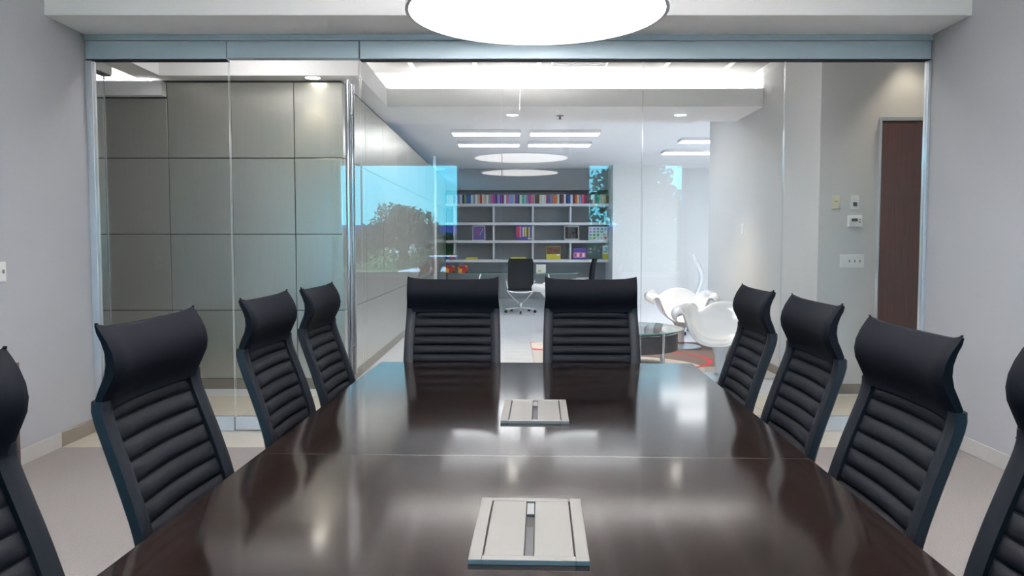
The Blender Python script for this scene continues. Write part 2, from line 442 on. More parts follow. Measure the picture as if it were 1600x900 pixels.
def downlight(x, y, z, label, watts, spot=True):
    t = thing('downlight', label, 'light', (x, y, z), 0, 'recessed ceiling downlights')
    MB().lathe([(.085, -.004), (.085, 0), (.068, 0), (.068, -.004), (.085, -.004)], 24, cap=False).build('trim_ring', WHITE, t)
    MB().lathe([(.068, -.003), (.068, -.001)], 24).build('lens', CAN, t)
    if spot:
        ld = bpy.data.lights.new('downlight_beam', 'SPOT'); ld.energy = watts; ld.spot_size = math.radians(75); ld.spot_blend = .6
        ld.color = (1, .86, .66); ld.shadow_soft_size = .05
        lo = bpy.data.objects.new('downlight_beam', ld); C.objects.link(lo); lo.parent = t; lo.location = (0, 0, -.01)
    return t
downlight(.007, 9.415, 2.862, 'recessed downlight in the soffit, left of the sprinkler', 110)
downlight(1.969, 9.415, 2.862, 'recessed downlight in the soffit near the right passage wall', 90)
downlight(-1.80, 7.29, 2.862, 'warm recessed downlight washing the rightmost metal panels', 20)
downlight(3.52, 6.95, 3.30, 'warm recessed downlight above the brown corridor door', 22)
def sprinkler(x, y, z, label):
    t = thing('sprinkler_head', label, 'sprinkler', (x, y, z), 0, 'ceiling sprinkler heads')
    MB().lathe([(.045, -.004), (.045, 0)], 16).build('escutcheon', GREYP, t)
    MB().tube([(0, 0, -.004), (0, 0, -.04)], .012, 8).build('stem', GREYP, t)
    MB().lathe([(.022, -.044), (.022, -.04)], 12).build('deflector', GREYP, t)
sprinkler(.564, 9.46, 2.862, 'small sprinkler head in the soffit between the two downlights')
sprinkler(2.95, 13.6, 3.10, 'small sprinkler head in the library ceiling at right')
def linear_light(x, y, z, ln, label, lm=None):
    t = thing('linear_ceiling_light', label, 'light', (x, y, z), 0, 'linear library ceiling lights')
    B(-ln/2, ln/2, -.19, .19, -.05, 0, bev=.004).build('housing', WHITE, t)
    B(-ln/2+.02, ln/2-.02, -.17, .17, -.056, -.05).build('diffuser', lm or TUBE, t)
for y, nm in ((12.51, 'nearer'), (13.93, 'farther')):
    linear_light(-.40, y, 3.10, 1.08, 'left half of the %s row of linear ceiling lights' % nm)
    linear_light(.82, y, 3.10, 1.10, 'right half of the %s row of linear ceiling lights' % nm)
for k in range(2): linear_light(-.35+1.5*k, 10.45, 3.10, 1.2, ['left', 'right'][k] + ' added unseen fill light just behind the passage soffit', SOFFITFILL)  # added out of view to brighten library and passage
linear_light(3.65, 13.42, 3.10, 1.7, 'linear ceiling light at far right of library, nearer one')
for k in range(2): linear_light(5.4, 12.6+2*k, 3.10, 1.5, ['nearest', 'farthest'][k] + ' added unseen fill light of the library side bay behind the passage wall', BAYFILL)  # added out of view to brighten the pier and recess
linear_light(3.65, 15.17, 3.10, 1.62, 'linear ceiling light at far right of library, farther one')
def fill_panel(x, y, label):  # unseen panels added to brighten the corridor
    t = thing('corridor_fill_light', label, 'light', (x, y, 3.30), 0, 'added corridor fill lights')
    mb = MB()
    for q in ((-.3, .3, -.3, -.27), (-.3, .3, .27, .3), (-.3, -.27, -.27, .27), (.27, .3, -.27, .27)): mb.box(*q, -.02, 0)
    mb.build('frame', WHITE, t); B(-.27, .27, -.27, .27, -.012, -.004).build('diffuser', CORRFILL, t)
fill_panel(-2.1, 6.45, 'added unseen fill light over the left part of the corridor')
fill_panel(.28, 6.45, 'added unseen fill light over the middle of the corridor')
fill_panel(1.67, 6.45, 'added unseen fill light over the right part of the corridor')
t = thing('air_diffuser', 'white slotted air diffuser in the corridor ceiling behind the lamp', 'vent', (.72, 8.60, 3.286))
mb = MB(); mb.box(-.30, .30, -.16, -.14, -.015, 0); mb.box(-.30, .30, .14, .16, -.015, 0); mb.box(-.30, -.28, -.14, .14, -.015, 0); mb.box(.28, .30, -.14, .14, -.015, 0)
mb.build('frame', WHITE, t)
for k in range(4): B(-.28, .28, -.12+.07*k, -.085+.07*k, -.012, -.004).build('slat', GREYP, t)

# ------------------------------------------------------------------ meeting table
tb = thing('meeting_table', 'long dark espresso wood meeting table with glossy top', 'table', (.058, 2.35, 0), math.radians(-2.1))
HW, ZT = .825, .74
B(-HW, HW, .0012, 1.85, ZT-.045, ZT, bev=.0012, seg=1).build('table_top', TABLE, tb)
B(-HW, HW, -1.85, -.0012, ZT-.045, ZT, bev=.0012, seg=1).build('table_top', TABLE, tb)
B(-HW+.12, HW-.12, -1.7, 1.7, ZT-.10, ZT-.045).build('apron', TABLE, tb)
for yy in (-.95, .75):
    B(-.16, .16, yy-.3, yy+.3, .02, ZT-.10, bev=.006).build('pedestal', TABLE, tb)
    B(-.19, .19, yy-.36, yy+.36, 0, .02, bev=.004).build('foot_plate', HEADER, tb)
def power_box(loc, label):
    t = thing('table_power_box', label, 'power box', loc, math.radians(-2.1), 'flush power boxes in the table top')
    hx, hy, h = .121, .192, .011
    mb = MB()
    mb.box(-hx, -.094, -hy, hy, 0, h, bev=.001, seg=1); mb.box(.094, hx, -hy, hy, 0, h, bev=.001, seg=1)
    mb.box(-.094, .094, -hy, -hy+.022, 0, h, bev=.001, seg=1); mb.box(-.094, .094, hy-.022, hy, 0, h, bev=.001, seg=1)
    mb.build('frame', SILVER, t)
    B(-.094, .094, -hy+.022, hy-.022, 0, .0015).build('well', BLACK, t)
    for s in (-1, 1):
        a, b = sorted((s*.0905, s*.0105))
        B(a, b, -hy+.0225, hy-.025, .007, .0105, bev=.0008, seg=1).build('flap', SILVER, t)
    B(-.0085, .0085, .09, hy-.024, .0015, .006, bev=.0005, seg=1).build('socket', GREYP, t)
    B(-.0085, .0085, -hy+.03, .01, .0015, .004, bev=.0005, seg=1).build('cable_tray', DGREY, t)
power_box((.040, 1.735, ZT), 'silver table power box nearest the viewer')
power_box((.087, 2.965, ZT), 'silver table power box at the far half of the table')

# ------------------------------------------------------------------ meeting chairs
BK = [(.44, .085), (.50, .05), (.58, .018), (.69, 0), (.80, -.033), (.90, -.068), (.965, -.090), (1.0, -.094), (1.025, -.084),
      (1.06, -.066), (1.095, -.063), (1.13, -.076), (1.165, -.100), (1.19, -.120)]     # height, forward offset of the back's front face
def by(z, u):            # u = x / half width; the sides wrap forward
    return -.215 + curve_at(BK, z) + .022*u*u
def hw(z): return curve_at([(.44, .262), (.7, .270), (1.0, .262), (1.06, .257), (1.15, .258), (1.22, .262)], z)
def loft_back(zs, th, n=15, inset=0, ear=0, zmax=1.2):
    rings = []
    for z, tk, sh in zs:
        pts = []; w = hw(z)*sh
        us = [-1 + 2*i/(n-1) for i in range(n)]
        for u in us:
            e = ear*(abs(u)**8) if ear else 0
            f = 1 - .45*abs(u)**10
            pts.append((u*w, by(z, u) , z+e))
        for u in reversed(us):
            e = ear*(abs(u)**8) if ear else 0
            pts.append((u*w*.985, by(z, u) - tk*(1-.35*abs(u)**8), z+e))
        rings.append(pts)
    return rings
def make_chair(label):
    t = thing('meeting_chair', label, 'chair', (0, 0, 0), 0, 'black high-back meeting chairs')
    # ribbed back: side rails and rear shell
    NZ = 26
    shell = MB()
    zs = [(lerp(.45, 1.0, i/(NZ-1)), .012, .985) for i in range(NZ)]
    rr = []
    for z, tk, sh in zs:
        w = hw(z)*sh; us = [-1 + 2*i/14 for i in range(15)]
        rr.append([(u*w, by(z, u)-.014, z) for u in us] + [(u*w, by(z, u)-.026, z) for u in reversed(us)])
    shell.skin([shell.ring(p) for p in rr]); shell.build('back_shell', LEATHERR, t, smooth=40)
    for s in (-1, 1):
        m2 = MB(); rings = []
        for i in range(NZ):
            z = lerp(.44, 1.005, i/(NZ-1)); w = hw(z)
            x1 = w; x0 = w - .052
            pts = []
            for (x, dy) in ((x0, -.002), (x0+.012, .003), (x1-.012, .003), (x1, -.006), (x1, -.030), (x1-.010, -.036), (x0+.008, -.036), (x0, -.028)):
                pts.append((s*x, by(z, x/w)+dy, z))
            rings.append(m2.ring(pts))
        m2.skin(rings); m2.build('back_rail', FRAMEK, t, smooth=50)
    nr = 11; zt = .992; pitch = .0485
    for k in range(nr):
        z1 = zt - k*pitch; z0 = z1 - pitch + .004
        m2 = MB(); grid = []
        for j in range(8):
            a = j/7; z = lerp(z0, z1, a); puff = math.sin(PI*min(1, max(0, a)))**.55*.014
            row = []
            for i in range(13):
                u = -1 + 2*i/12; w = hw(z) - .050; x = u*w
                ed = 1 - abs(u)**14
                row.append((x, by(z, x/hw(z)) - .013 + puff*ed, z))
            grid.append(row)
        m2.sheet(grid); m2.build('cushion_roll', LEATHERR, t, smooth=60)
    # headrest pad with small ears at the top corners
    hd = MB(); rings = []
    levels = [(.985, .012, .97), (.992, .030, .99), (1.01, .038, 1.0), (1.035, .042, 1.0), (1.06, .044, 1.0), (1.085, .043, 1.0), (1.11, .040, 1.0), (1.135, .036, 1.0), (1.155, .032, 1.0), (1.168, .026, .995), (1.174, .014, .985)]
    for z, tk, sh in levels:
        w = hw(z)*sh; us = [-1, -.985, -.95, -.88, -.75, -.55, -.3, 0, .3, .55, .75, .88, .95, .985, 1]
        ee = lambda u: .011*abs(u)**9*max(0, (z-1.04)/.13) - .006*(1-u*u)*max(0, (z-1.10)/.07)
        def fy(u): return by(z, u) + .004 - .012*max(0, abs(u)-.9)/.1
        def ry(u): return by(z, u) + .004 - tk + .010*max(0, abs(u)-.9)/.1
        rings.append(hd.ring([(u*w, fy(u), z+ee(u)) for u in us] + [(u*w, ry(u), z+ee(u)) for u in reversed(us)]))
    hd.skin(rings, True, 'strip'); hd.build('headrest', LEATHER, t, smooth=50)
    # seat
    st = MB(); rings = []
    for (yy, zt_, zb) in ((-.22, .50, .455), (-.20, .512, .445), (-.10, .505, .44), (.05, .500, .44), (.17, .497, .44), (.215, .488, .44), (.235, .470, .445), (.24, .458, .448)):
        w = .245
        rings.append(st.ring([(-w, yy, zb+.01), (-w+.01, yy, zb), (w-.01, yy, zb), (w, yy, zb+.01), (w, yy, zt_-.014), (w-.015, yy, zt_-.002), (.1, yy, zt_), (-.1, yy, zt_), (-w+.015, yy, zt_-.002), (-w, yy, zt_-.014)]))
    st.skin(rings); st.build('seat', LEATHER, t, smooth=50)
    B(-.10, .10, -.12, .12, .40, .44, bev=.008).build('seat_mechanism', BLACK, t)
    MB().tube([(0, 0, .12), (0, 0, .25), (0, 0, .2501), (0, 0, .40)], [.028, .028, .018, .018], 14).build('gas_column', CHROME, t, smooth=40)
    MB().lathe([(.045, .085), (.045, .13), (.03, .14)], 16).build('hub', CHROME, t, smooth=40)
    for k in range(5):
        a = k*2*PI/5 + PI/2
        ca, sa = math.cos(a), math.sin(a)
        lg = MB().tube([(.03*ca, .03*sa, .108), (.16*ca, .16*sa, .095), (.29*ca, .29*sa, .075)], [.022, .017, .012], 8).build('base_leg', CHROME, t, smooth=50)
        cs = MB()
        for s in (-1, 1):
            off = Vector((-sa, ca, 0))*.014*s
            c0 = Vector((.29*ca, .29*sa, .028)) + off; ax = Vector((-sa, ca, 0))*.008
            cs.tube([c0-ax, c0+ax], .028, 12)
        cs.tube([(.29*ca, .29*sa, .03), (.29*ca, .29*sa, .075)], .006, 6)
        cs.build('caster', BLACK, lg, smooth=40)
    return t
def back_at(x, y, face):          # world spot of the back's front face at table height, and facing
    off = -.215
    if face == 'E': return (x - off, y, 0), -PI/2
    if face == 'W': return (x + off, y, 0), PI/2
    return (x, y + off, 0), PI    # faces the viewer
spots = [
    (-.852, 2.055, 'E', 'black ribbed high-back meeting chair, nearest whole one on the left side'),
    (-.868, 1.215, 'E', 'black meeting chair cut off by the left edge of the photo'),
    (-.848, 3.01, 'E', 'black ribbed meeting chair, middle of the three on the left side'),
    (-.808, 3.66, 'E', 'black ribbed meeting chair, left side, next to the far corner of table'),
    (-.338, 4.40, 'S', 'black ribbed meeting chair at far table end, left one'),
    (.438, 4.385, 'S', 'black ribbed meeting chair at far table end, right one'),
    (.985, 3.50, 'W', 'black ribbed meeting chair, right side, next to the far corner of table'),
    (.967, 2.78, 'W', 'black ribbed meeting chair, middle of the three on the right side'),
    (.940, 2.06, 'W', 'black ribbed high-back meeting chair, nearest whole one on the right side'),
    (.935, 1.34, 'W', 'black meeting chair cut off by the right edge of the photo'),
]
chair0 = None
for x, y, fc, lb in spots:
    loc, rz = back_at(x, y, fc)
    rz += math.radians(-2.0 if fc != 'S' else -1.0)
    if chair0 is None:
        chair0 = make_chair(lb); chair0.location = loc; chair0.rotation_euler = (0, 0, rz); chair0.scale = (1, 1, 1.008)
    else: ch_ = copy_tree(chair0, loc, rz, lb); ch_.scale = (1, 1, .986 if 'nearest whole one on the right' in lb else 1.0)

# ------------------------------------------------------------------ credenza and wall plates
cr = thing('credenza', 'low dark wood credenza against the left wall, behind the cut-off chair', 'cabinet', (-2.82, 3.25, 0))
B(-.20, .20, -.92, .92, .06, .715, bev=.003).build('body', CREDW, cr)
B(-.205, .215, -.93, .93, .715, .745, bev=.003).build('top', CREDW, cr)
B(-.19, .17, -.9, .9, 0, .06).build('plinth', BLACK, cr)
for k in range(4):
    d = B(.20, .215, -.915+.46*k, -.915+.452*k+.008*k+.45, .07, .705, bev=.002).build('door', CREDW, cr)
    yy = -.915+.46*k + (.40 if k % 2 == 0 else .05)
    MB().tube([(.235, yy, .45), (.235, yy, .60)], .005, 8).build('handle', CHROME, d, smooth=40)

def wall_plate(name, label, loc, w, h, normal, m=PLATE, cat='switch plate'):
    """plate in local XZ facing local -Y"""
    rz = {'S': 0, 'E': PI/2, 'W': -PI/2}[normal]
    t = thing(name, label, cat, loc, rz)
    B(-w/2, w/2, -.007, 0, -h/2, h/2, bev=.002).build('plate', m, t)
    return t
t = wall_plate('dimmer_plate', 'cream wall control plate left of the white one, above the thermostat', (2.91, YR, 1.736), .072, .125, 'S', CREAM)
B(-.018, .018, -.010, -.007, .012, .045).build('button', CREAM, t); B(-.018, .018, -.010, -.007, -.028, .0).build('button', CREAM, t); B(-.012, .012, -.010, -.007, -.05, -.038).build('slider', PLATE, t)
B(-.018, .018, -.0075, -.007, .006, .010).build('gap', GREYP, t)
t = wall_plate('switch_plate', 'white rocker switch plate directly above the thermostat', (3.08, YR, 1.736), .072, .13, 'S')
B(-.017, .017, -.011, -.007, -.034, .0).build('rocker', GREYP, t); B(-.017, .017, -.011, -.007, .004, .034).build('rocker', PLATE, t)
t = wall_plate('thermostat', 'white thermostat with small grey display on the corridor wall', (3.082, YR, 1.564), .128, .11, 'S', PLATE, 'thermostat')
B(-.06, .06, -.028, -.007, -.05, .05, bev=.005).build('housing', PLATE, t)
B(-.036, .018, -.0295, -.028, .000, .026).build('display', LCD, t)
for k in range(2): B(.032, .044, -.031, -.028, .010-.022*k, .022-.022*k, bev=.001).build('button', GREYP, t)
t = wall_plate('gang_switch_plate', 'wide white four-gang switch plate beneath the thermostat', (3.067, YR, 1.207), .215, .117, 'S')
B(-.090, -.056, -.011, -.007, -.034, .034, bev=.001).build('rocker', PLATE, t)
for k in range(3): B(-.030+.047*k, -.020+.047*k, -.016, -.007, -.010, .012, bev=.001).build('toggle', GREYP, t)
t = wall_plate('switch_plate', 'small white plate on the passage side wall, left of the chairs', (XC, 9.54, 1.54), .075, .12, 'W')
B(-.017, .017, -.011, -.007, -.034, .034, bev=.001).build('rocker', PLATE, t)
t = wall_plate('switch_plate', 'white toggle switch plate on the left wall at the photo edge', (XL, 4.715, 1.203), .115, .120, 'E')
for k in range(2): B(-.030+.05*k, -.020+.05*k, -.016, -.007, -.010, .012, bev=.001).build('toggle', GREYP, t)

# ------------------------------------------------------------------ library shelves and books
SH = 18.62; SD = 19.28
bc = thing('wall_shelving', 'white open wall shelving on the dark library end wall', 'shelf', (0, SH, 0))
shelf_z = [2.242, 1.804, 1.387, .935]
for z in shelf_z: B(XP+.01, 2.255, 0, SD-SH, z-.03, z+.03, bev=.003, seg=1).build('shelf', SHELFW, bc)
for xd in (-1.355, -.432, .493, 1.375):
    for a, b in zip(shelf_z[1:], shelf_z[:-1]):
        B(xd-.022, xd+.022, .14, SD-SH, a+.03, b-.03).build('divider', SHELFW, bc)
PAL = {'white': (232, 234, 236), 'pale mint': (200, 226, 214), 'lime green': (112, 178, 72), 'blue': (52, 84, 190), 'sky blue': (126, 160, 222), 'grey': (150, 152, 156), 'red': (196, 44, 58),
       'cream': (226, 216, 180), 'tan': (206, 186, 160), 'rose': (214, 90, 130), 'magenta': (164, 44, 152), 'navy': (40, 42, 110), 'violet': (104, 62, 176), 'lavender': (168, 160, 220), 'black': (38, 36, 44),
       'green': (74, 186, 122), 'aqua': (124, 206, 208), 'mauve': (164, 130, 170), 'pink': (240, 110, 130), 'brown': (92, 66, 60), 'crimson': (190, 38, 76), 'orange': (232, 116, 60), 'maroon': (128, 42, 62), 'plum': (120, 60, 120), 'olive': (140, 140, 96), 'teal': (60, 140, 140)}
order = ['white', 'cream', 'white', 'grey', 'white', 'sky blue', 'white', 'navy', 'lime green', 'blue', 'blue', 'pale mint', 'grey', 'white', 'tan', 'red', 'cream', 'tan', 'white', 'grey', 'rose', 'magenta', 'navy', 'lavender', 'violet', 'maroon', 'white', 'rose', 'lavender', 'sky blue', 'tan', 'violet', 'black', 'white', 'green', 'aqua', 'mauve', 'magenta', 'pink', 'grey', 'brown', 'brown', 'cream', 'white', 'pale mint', 'crimson', 'blue', 'grey', 'orange', 'orange', 'pale mint', 'black', 'maroon', 'white', 'navy', 'blue', 'white', 'maroon', 'orange', 'cream', 'sky blue', 'pink', 'crimson', 'plum', 'brown', 'olive', 'white', 'teal', 'green', 'pale mint', 'cream', 'tan', 'olive']
BM = {k: mat('book_' + k.replace(' ', '_'), rgb(*v), .5) for k, v in PAL.items()}
words = ['first', 'second', 'third', 'fourth', 'fifth', 'sixth', 'seventh', 'eighth', 'ninth', 'tenth', 'eleventh', 'twelfth', 'thirteenth', 'fourteenth']
x = XP + .03; pit = (2.245 - x)/len(order); cnt = {}; tot = {}
for c in order: tot[c] = tot.get(c, 0)+1
bk = {}
for i, c in enumerate(order):
    cnt[c] = cnt.get(c, 0)+1
    h = .20 + random.random()*.02; wd = pit - .003 - random.random()*.006
    mb = MB(); yb = .03 + random.random()*.02
    mb.box(-wd/2, wd/2, 0, .15, 0, h, bev=.004, seg=1)
    o = mb.build('book', BM[c], None, loc=(x + pit*(i+.5), SH+yb, shelf_z[0]+.03))
    lab = ('only %s book' % c) if tot[c] == 1 else '%s %s book from the left' % (words[cnt[c]-1], c)
    tag(o, lab + ' in the row on the top shelf', 'book', 'books along the top shelf')
# front-facing boxes and cover books
def printed(name, base, scheme, scale, dist=1.0, xs=(1, 1, 1)):
    m = bpy.data.materials.new(name); m.use_nodes = True; nt = m.node_tree; b = nt.nodes['Principled BSDF']
    tc = nt.nodes.new('ShaderNodeTexCoord'); mp = nt.nodes.new('ShaderNodeMapping'); mp.inputs['Scale'].default_value = xs
    v = nt.nodes.new('ShaderNodeTexVoronoi'); v.inputs['Scale'].default_value = scale
    s = nt.nodes.new('ShaderNodeSeparateColor'); r = nt.nodes.new('ShaderNodeValToRGB'); r.color_ramp.interpolation = 'CONSTANT'
    nt.links.new(tc.outputs['Object'], mp.inputs[0]); nt.links.new(mp.outputs[0], v.inputs['Vector']); nt.links.new(v.outputs['Color'], s.inputs[0]); nt.links.new(s.outputs[0], r.inputs[0])
    el = r.color_ramp.elements
    while len(el) < len(scheme): el.new(.5)
    for i, cc_ in enumerate(scheme): el[i].position = i/len(scheme); el[i].color = rgb(*cc_)
    nt.links.new(r.outputs[0], b.inputs['Base Color']); b.inputs['Roughness'].default_value = .4
    return m
PURPLE = mat('purple_card', rgb(82, 68, 158), .4); YELLOW = mat('yellow_card', rgb(212, 200, 44), .45); PINKC = mat('pink_card', rgb(226, 130, 190), .4)
BROWNC = printed('brown_print', 0, [(86, 62, 40), (120, 66, 44), (70, 54, 44), (150, 70, 50)], 18)
DARKC = mat('dark_cover', rgb(52, 44, 50), .4); REDC = mat('red_card', rgb(206, 52, 66), .4); GREYC = mat('grey_cover', rgb(176, 178, 180), .4)
MOSAIC = printed('orange_mosaic', 0, [(214, 120, 40), (190, 50, 40), (226, 170, 60), (150, 40, 60), (60, 40, 36)], 12)
MULTI = printed('pastel_print', 0, [(210, 226, 214), (120, 190, 160), (196, 196, 90), (120, 176, 220), (214, 140, 150), (210, 226, 214)], 16)
def cover(name, label, cat, x0, x1, zs, h, base, bits, depth=.05, yoff=.05):
    """standing box; bits are (u0,u1,v0,v1,material) panels on its front"""
    t = thing(name, label, cat, ((x0+x1)/2, SH+yoff, zs), 0, 'display boxes on the library shelves')
    w = (x1-x0)
    B(-w/2, w/2, 0, depth, 0, h, bev=.003, seg=1).build('body', base, t)
    for u0, u1, v0, v1, m in bits:
        B(-w/2+u0*w, -w/2+u1*w, -.003, 0, v0*h, v1*h).build('print', m, t)
    return t
z2, z3 = shelf_z[2]+.03, shelf_z[3]+.03
t = cover('display_box', 'purple box with white edge and slanted red stripes', 'box', -.924, -.627, z2, .34, SHELFW, [(.05, .95, .04, .96, PURPLE)])
for k in range(3):
    m2 = MB(); w = .297
    m2.box(-.008, .008, -.006, -.003, -.09, .09, M=Matrix.Translation((-.06+.06*k, 0, .20)) @ Matrix.Rotation(.45, 4, 'Y'))
    m2.build('stripe', REDC if k < 2 else GREYC, t)
cover('display_box', 'purple box with upright red, white and yellow stripes', 'box', .089, .463, z2, .34, PURPLE,
      [(.05, .24, .22, .95, REDC), (.24, .34, .22, .95, PINKC), (.42, .50, .25, .9, SHELFW), (.54, .68, .25, .92, YELLOW), (.78, .88, .2, .9, YELLOW), (.75, .95, .08, .16, SHELFW)])
cover('display_book', 'grey framed book with dark cover and red band', 'book', 1.223, 1.567, z2, .345, GREYC,
      [(.06, .94, .12, .9, DARKC), (.12, .22, .14, .88, YELLOW), (.76, .9, .14, .88, REDC), (.45, .75, .45, .55, SHELFW), (.56, .60, .2, .8, SHELFW)])
t = cover('display_box', 'pale box printed with a grid of coloured squares', 'box', 1.79, 2.235, z2, .32, SHELFW, [])
cg = [BM['green'], BM['cream'], BM['sky blue'], BM['lime green'], BM['rose'], BM['grey'], BM['pale mint'], BM['tan']]
for i in range(5):
    for j in range(4):
        B(-.205+.088*i, -.150+.088*i, -.003, 0, .03+.072*j, .078+.072*j).build('print', cg[(i*3+j*5) % 8], t)
cover('display_box', 'brown picture box with yellow lower half', 'box', .806, 1.136, z3, .315, YELLOW, [(.02, .98, .42, .98, BROWNC), (.74, .97, .30, .40, SHELFW)], .06)
t = cover('display_box', 'purple box with pink and white lettering band', 'box', 1.434, 1.734, z3, .27, PURPLE, [(.02, .95, .18, .62, PINKC)], .10)
for k in range(4): B(-.118+.062*k, -.075+.062*k, -.006, -.003, .07, .145).build('print', SHELFW if k % 2 else REDC, t)
cover('display_box', 'narrow yellow and white box beside the white pier', 'box', 2.13, 2.25, z3, .33, SHELFW, [(0, 1, 0, .4, YELLOW), (.1, .9, .5, .9, MULTI)], .1)
for x0, x1, lb in ((-1.076, -.807, 'flat yellow box lying at left on lowest shelf'), (-.03, .329, 'flat yellow box lying above the black office chair')):
    t = thing('flat_box', lb, 'box', ((x0+x1)/2, SH+.05, z3), 0, 'flat yellow boxes')
    w = x1-x0
    B(-w/2, w/2, 0, .2, 0, .052, bev=.003).build('body', YELLOW, t); B(-w/2+.004, w/2-.004, .004, .196, .052, .058).build('lid', YELLOW, t)
t = thing('ornament_box', 'small patterned orange box at left end of lowest shelf', 'box', (-1.40, SH+.06, z3), 0)
B(-.07, .07, 0, .12, 0, .10, bev=.004).build('body', MOSAIC, t); B(-.073, .073, -.003, .123, .10, .115, bev=.003).build('lid', YELLOW, t)

# ------------------------------------------------------------------ library glass desk and chairs
dk = thing('glass_desk', 'glass topped library desk with chrome legs', 'desk', (.05, 16.7, 0))
mb = MB(); n = 40
rr = []
for z in (.725, .74):
    rr.append(mb.ring([(1.32*math.copysign(abs(math.cos(2*PI*k/n))**.6, math.cos(2*PI*k/n)), .48*math.copysign(abs(math.sin(2*PI*k/n))**.6, math.sin(2*PI*k/n)), z) for k in range(n)]))
mb.skin(rr); o = mb.build('desk_top', [TGLASS, GGREEN], dk)
for p in o.data.polygons:
    if abs(p.normal.z) < .5: p.material_index = 1
for sx in (-1, 1):
    for sy in (-1, 1):
        MB().tube([(sx*.70, sy*.12, .72), (sx*.78, sy*.18, .45), (sx*.95, sy*.34, .012)], .018, 10).build('leg', CHROME, dk, smooth=50)
    MB().tube([(sx*.70, -.12, .70), (sx*.70, .12, .70)], .014, 8).build('crossbar', CHROME, dk, smooth=50)
t = thing('paper_cube', 'white cube box standing on the glass desk', 'box', (.60, 16.55, .74))
B(-.10, .10, -.08, .08, 0, .17, bev=.004).build('body', PLATE, t); B(-.06, .0, -.083, -.08, .02, .06).build('label_patch', MULTI, t)
for i, (x, w) in enumerate(((-1.30, .20), (-1.03, .20))):
    t = thing('patterned_box', ['left', 'right'][i] + ' of two orange patterned boxes on the desk end', 'box', (x+.25 if False else x, 16.68, .74), 0, 'patterned boxes on the desk')
    B(-w/2, w/2, -.09, .09, 0, .13, bev=.004).build('body', MOSAIC, t); B(-w/2-.003, w/2+.003, -.093, .093, .13, .15, bev=.003).build('lid', MOSAIC, t)

def office_chair(label, loc, rz, m, high=1.06, arms=True, prof=None):
    t = thing('office_chair', label, 'chair', loc, rz, 'library office chairs')
    bk_ = MB(); rings = []
    prof = prof or [(.46, -.20), (.60, -.235), (.80, -.25), (.95, -.275), (high, -.30)]
    for i in range(9):
        z = lerp(.46, high, i/8); yy = curve_at(prof, z); w = .245 - .02*(i in (0, 8))
        us = [-1, -.9, -.5, 0, .5, .9, 1]
        rings.append(bk_.ring([(u*w, yy+.035*u*u, z) for u in us] + [(u*w, yy+.035*u*u-.03, z) for u in reversed(us)]))
    bk_.skin(rings); bk_.build('backrest', m, t, smooth=50)
    st = MB(); rings = []
    for yy, zt_ in ((-.22, .47), (-.1, .475), (.1, .475), (.22, .465), (.25, .445)):
        rings.append(st.ring([(-.24, yy, zt_-.035), (.24, yy, zt_-.035), (.245, yy, zt_-.015), (.22, yy, zt_), (-.22, yy, zt_), (-.245, yy, zt_-.015)]))
    st.skin(rings); st.build('seat', m, t, smooth=50)
    for s in (-1, 1):
        if arms:
            MB().tube([(s*.27, -.25, .62), (s*.285, -.10, .645), (s*.285, .12, .645), (s*.28, .16, .62), (s*.25, .10, .46)], .013, 8).build('armrest', CHROME if m is not GLOSSW else GLOSSW, t, smooth=50)
        MB().tube([(s*.26, -.22, .44), (s*.12, -.06, .27), (s*.02, 0, .17)], .010, 8).build('strut', CHROME, t, smooth=50)
        MB().tube([(s*.25, .16, .43), (s*.12, .06, .27), (s*.02, 0, .17)], .010, 8).build('strut', CHROME, t, smooth=50)
    MB().tube([(-.26, -.23, .44), (-.14, -.25, .415), (0, -.255, .405), (.14, -.25, .415), (.26, -.23, .44)], .013, 8).build('back_loop', CHROME, t, smooth=50)
    MB().tube([(0, 0, .09), (0, 0, .19)], .032, 12).build('column', CHROME, t, smooth=40)
    for k in range(5):
        a = k*2*PI/5 - PI/2; ca, sa = math.cos(a), math.sin(a)
        lg = MB().tube([(.02*ca, .02*sa, .10), (.30*ca, .30*sa, .07)], [.018, .012], 8).build('base_leg', CHROME, t, smooth=50)
        ax = Vector((-sa, ca, 0))*.018; c0 = Vector((.30*ca, .30*sa, .028))
        MB().tube([c0-ax, c0+ax], .028, 12).build('caster', BLACK, lg, smooth=40)
    return t
office_chair('black office chair with chrome base, its back to the viewer', (.165, 15.55, 0), 0, LEATHER)
office_chair('black office chair seen from the side at right end of glass desk', (1.38, 15.95, 0), math.radians(75), LEATHER, 1.05)
office_chair('white high-back office chair half hidden by the passage wall', (2.55, 12.0, 0), math.radians(72), GLOSSW, 1.20, False, [(.46, -.19), (.62, -.25), (.80, -.31), (.92, -.31), (1.05, -.25), (1.20, -.18)])

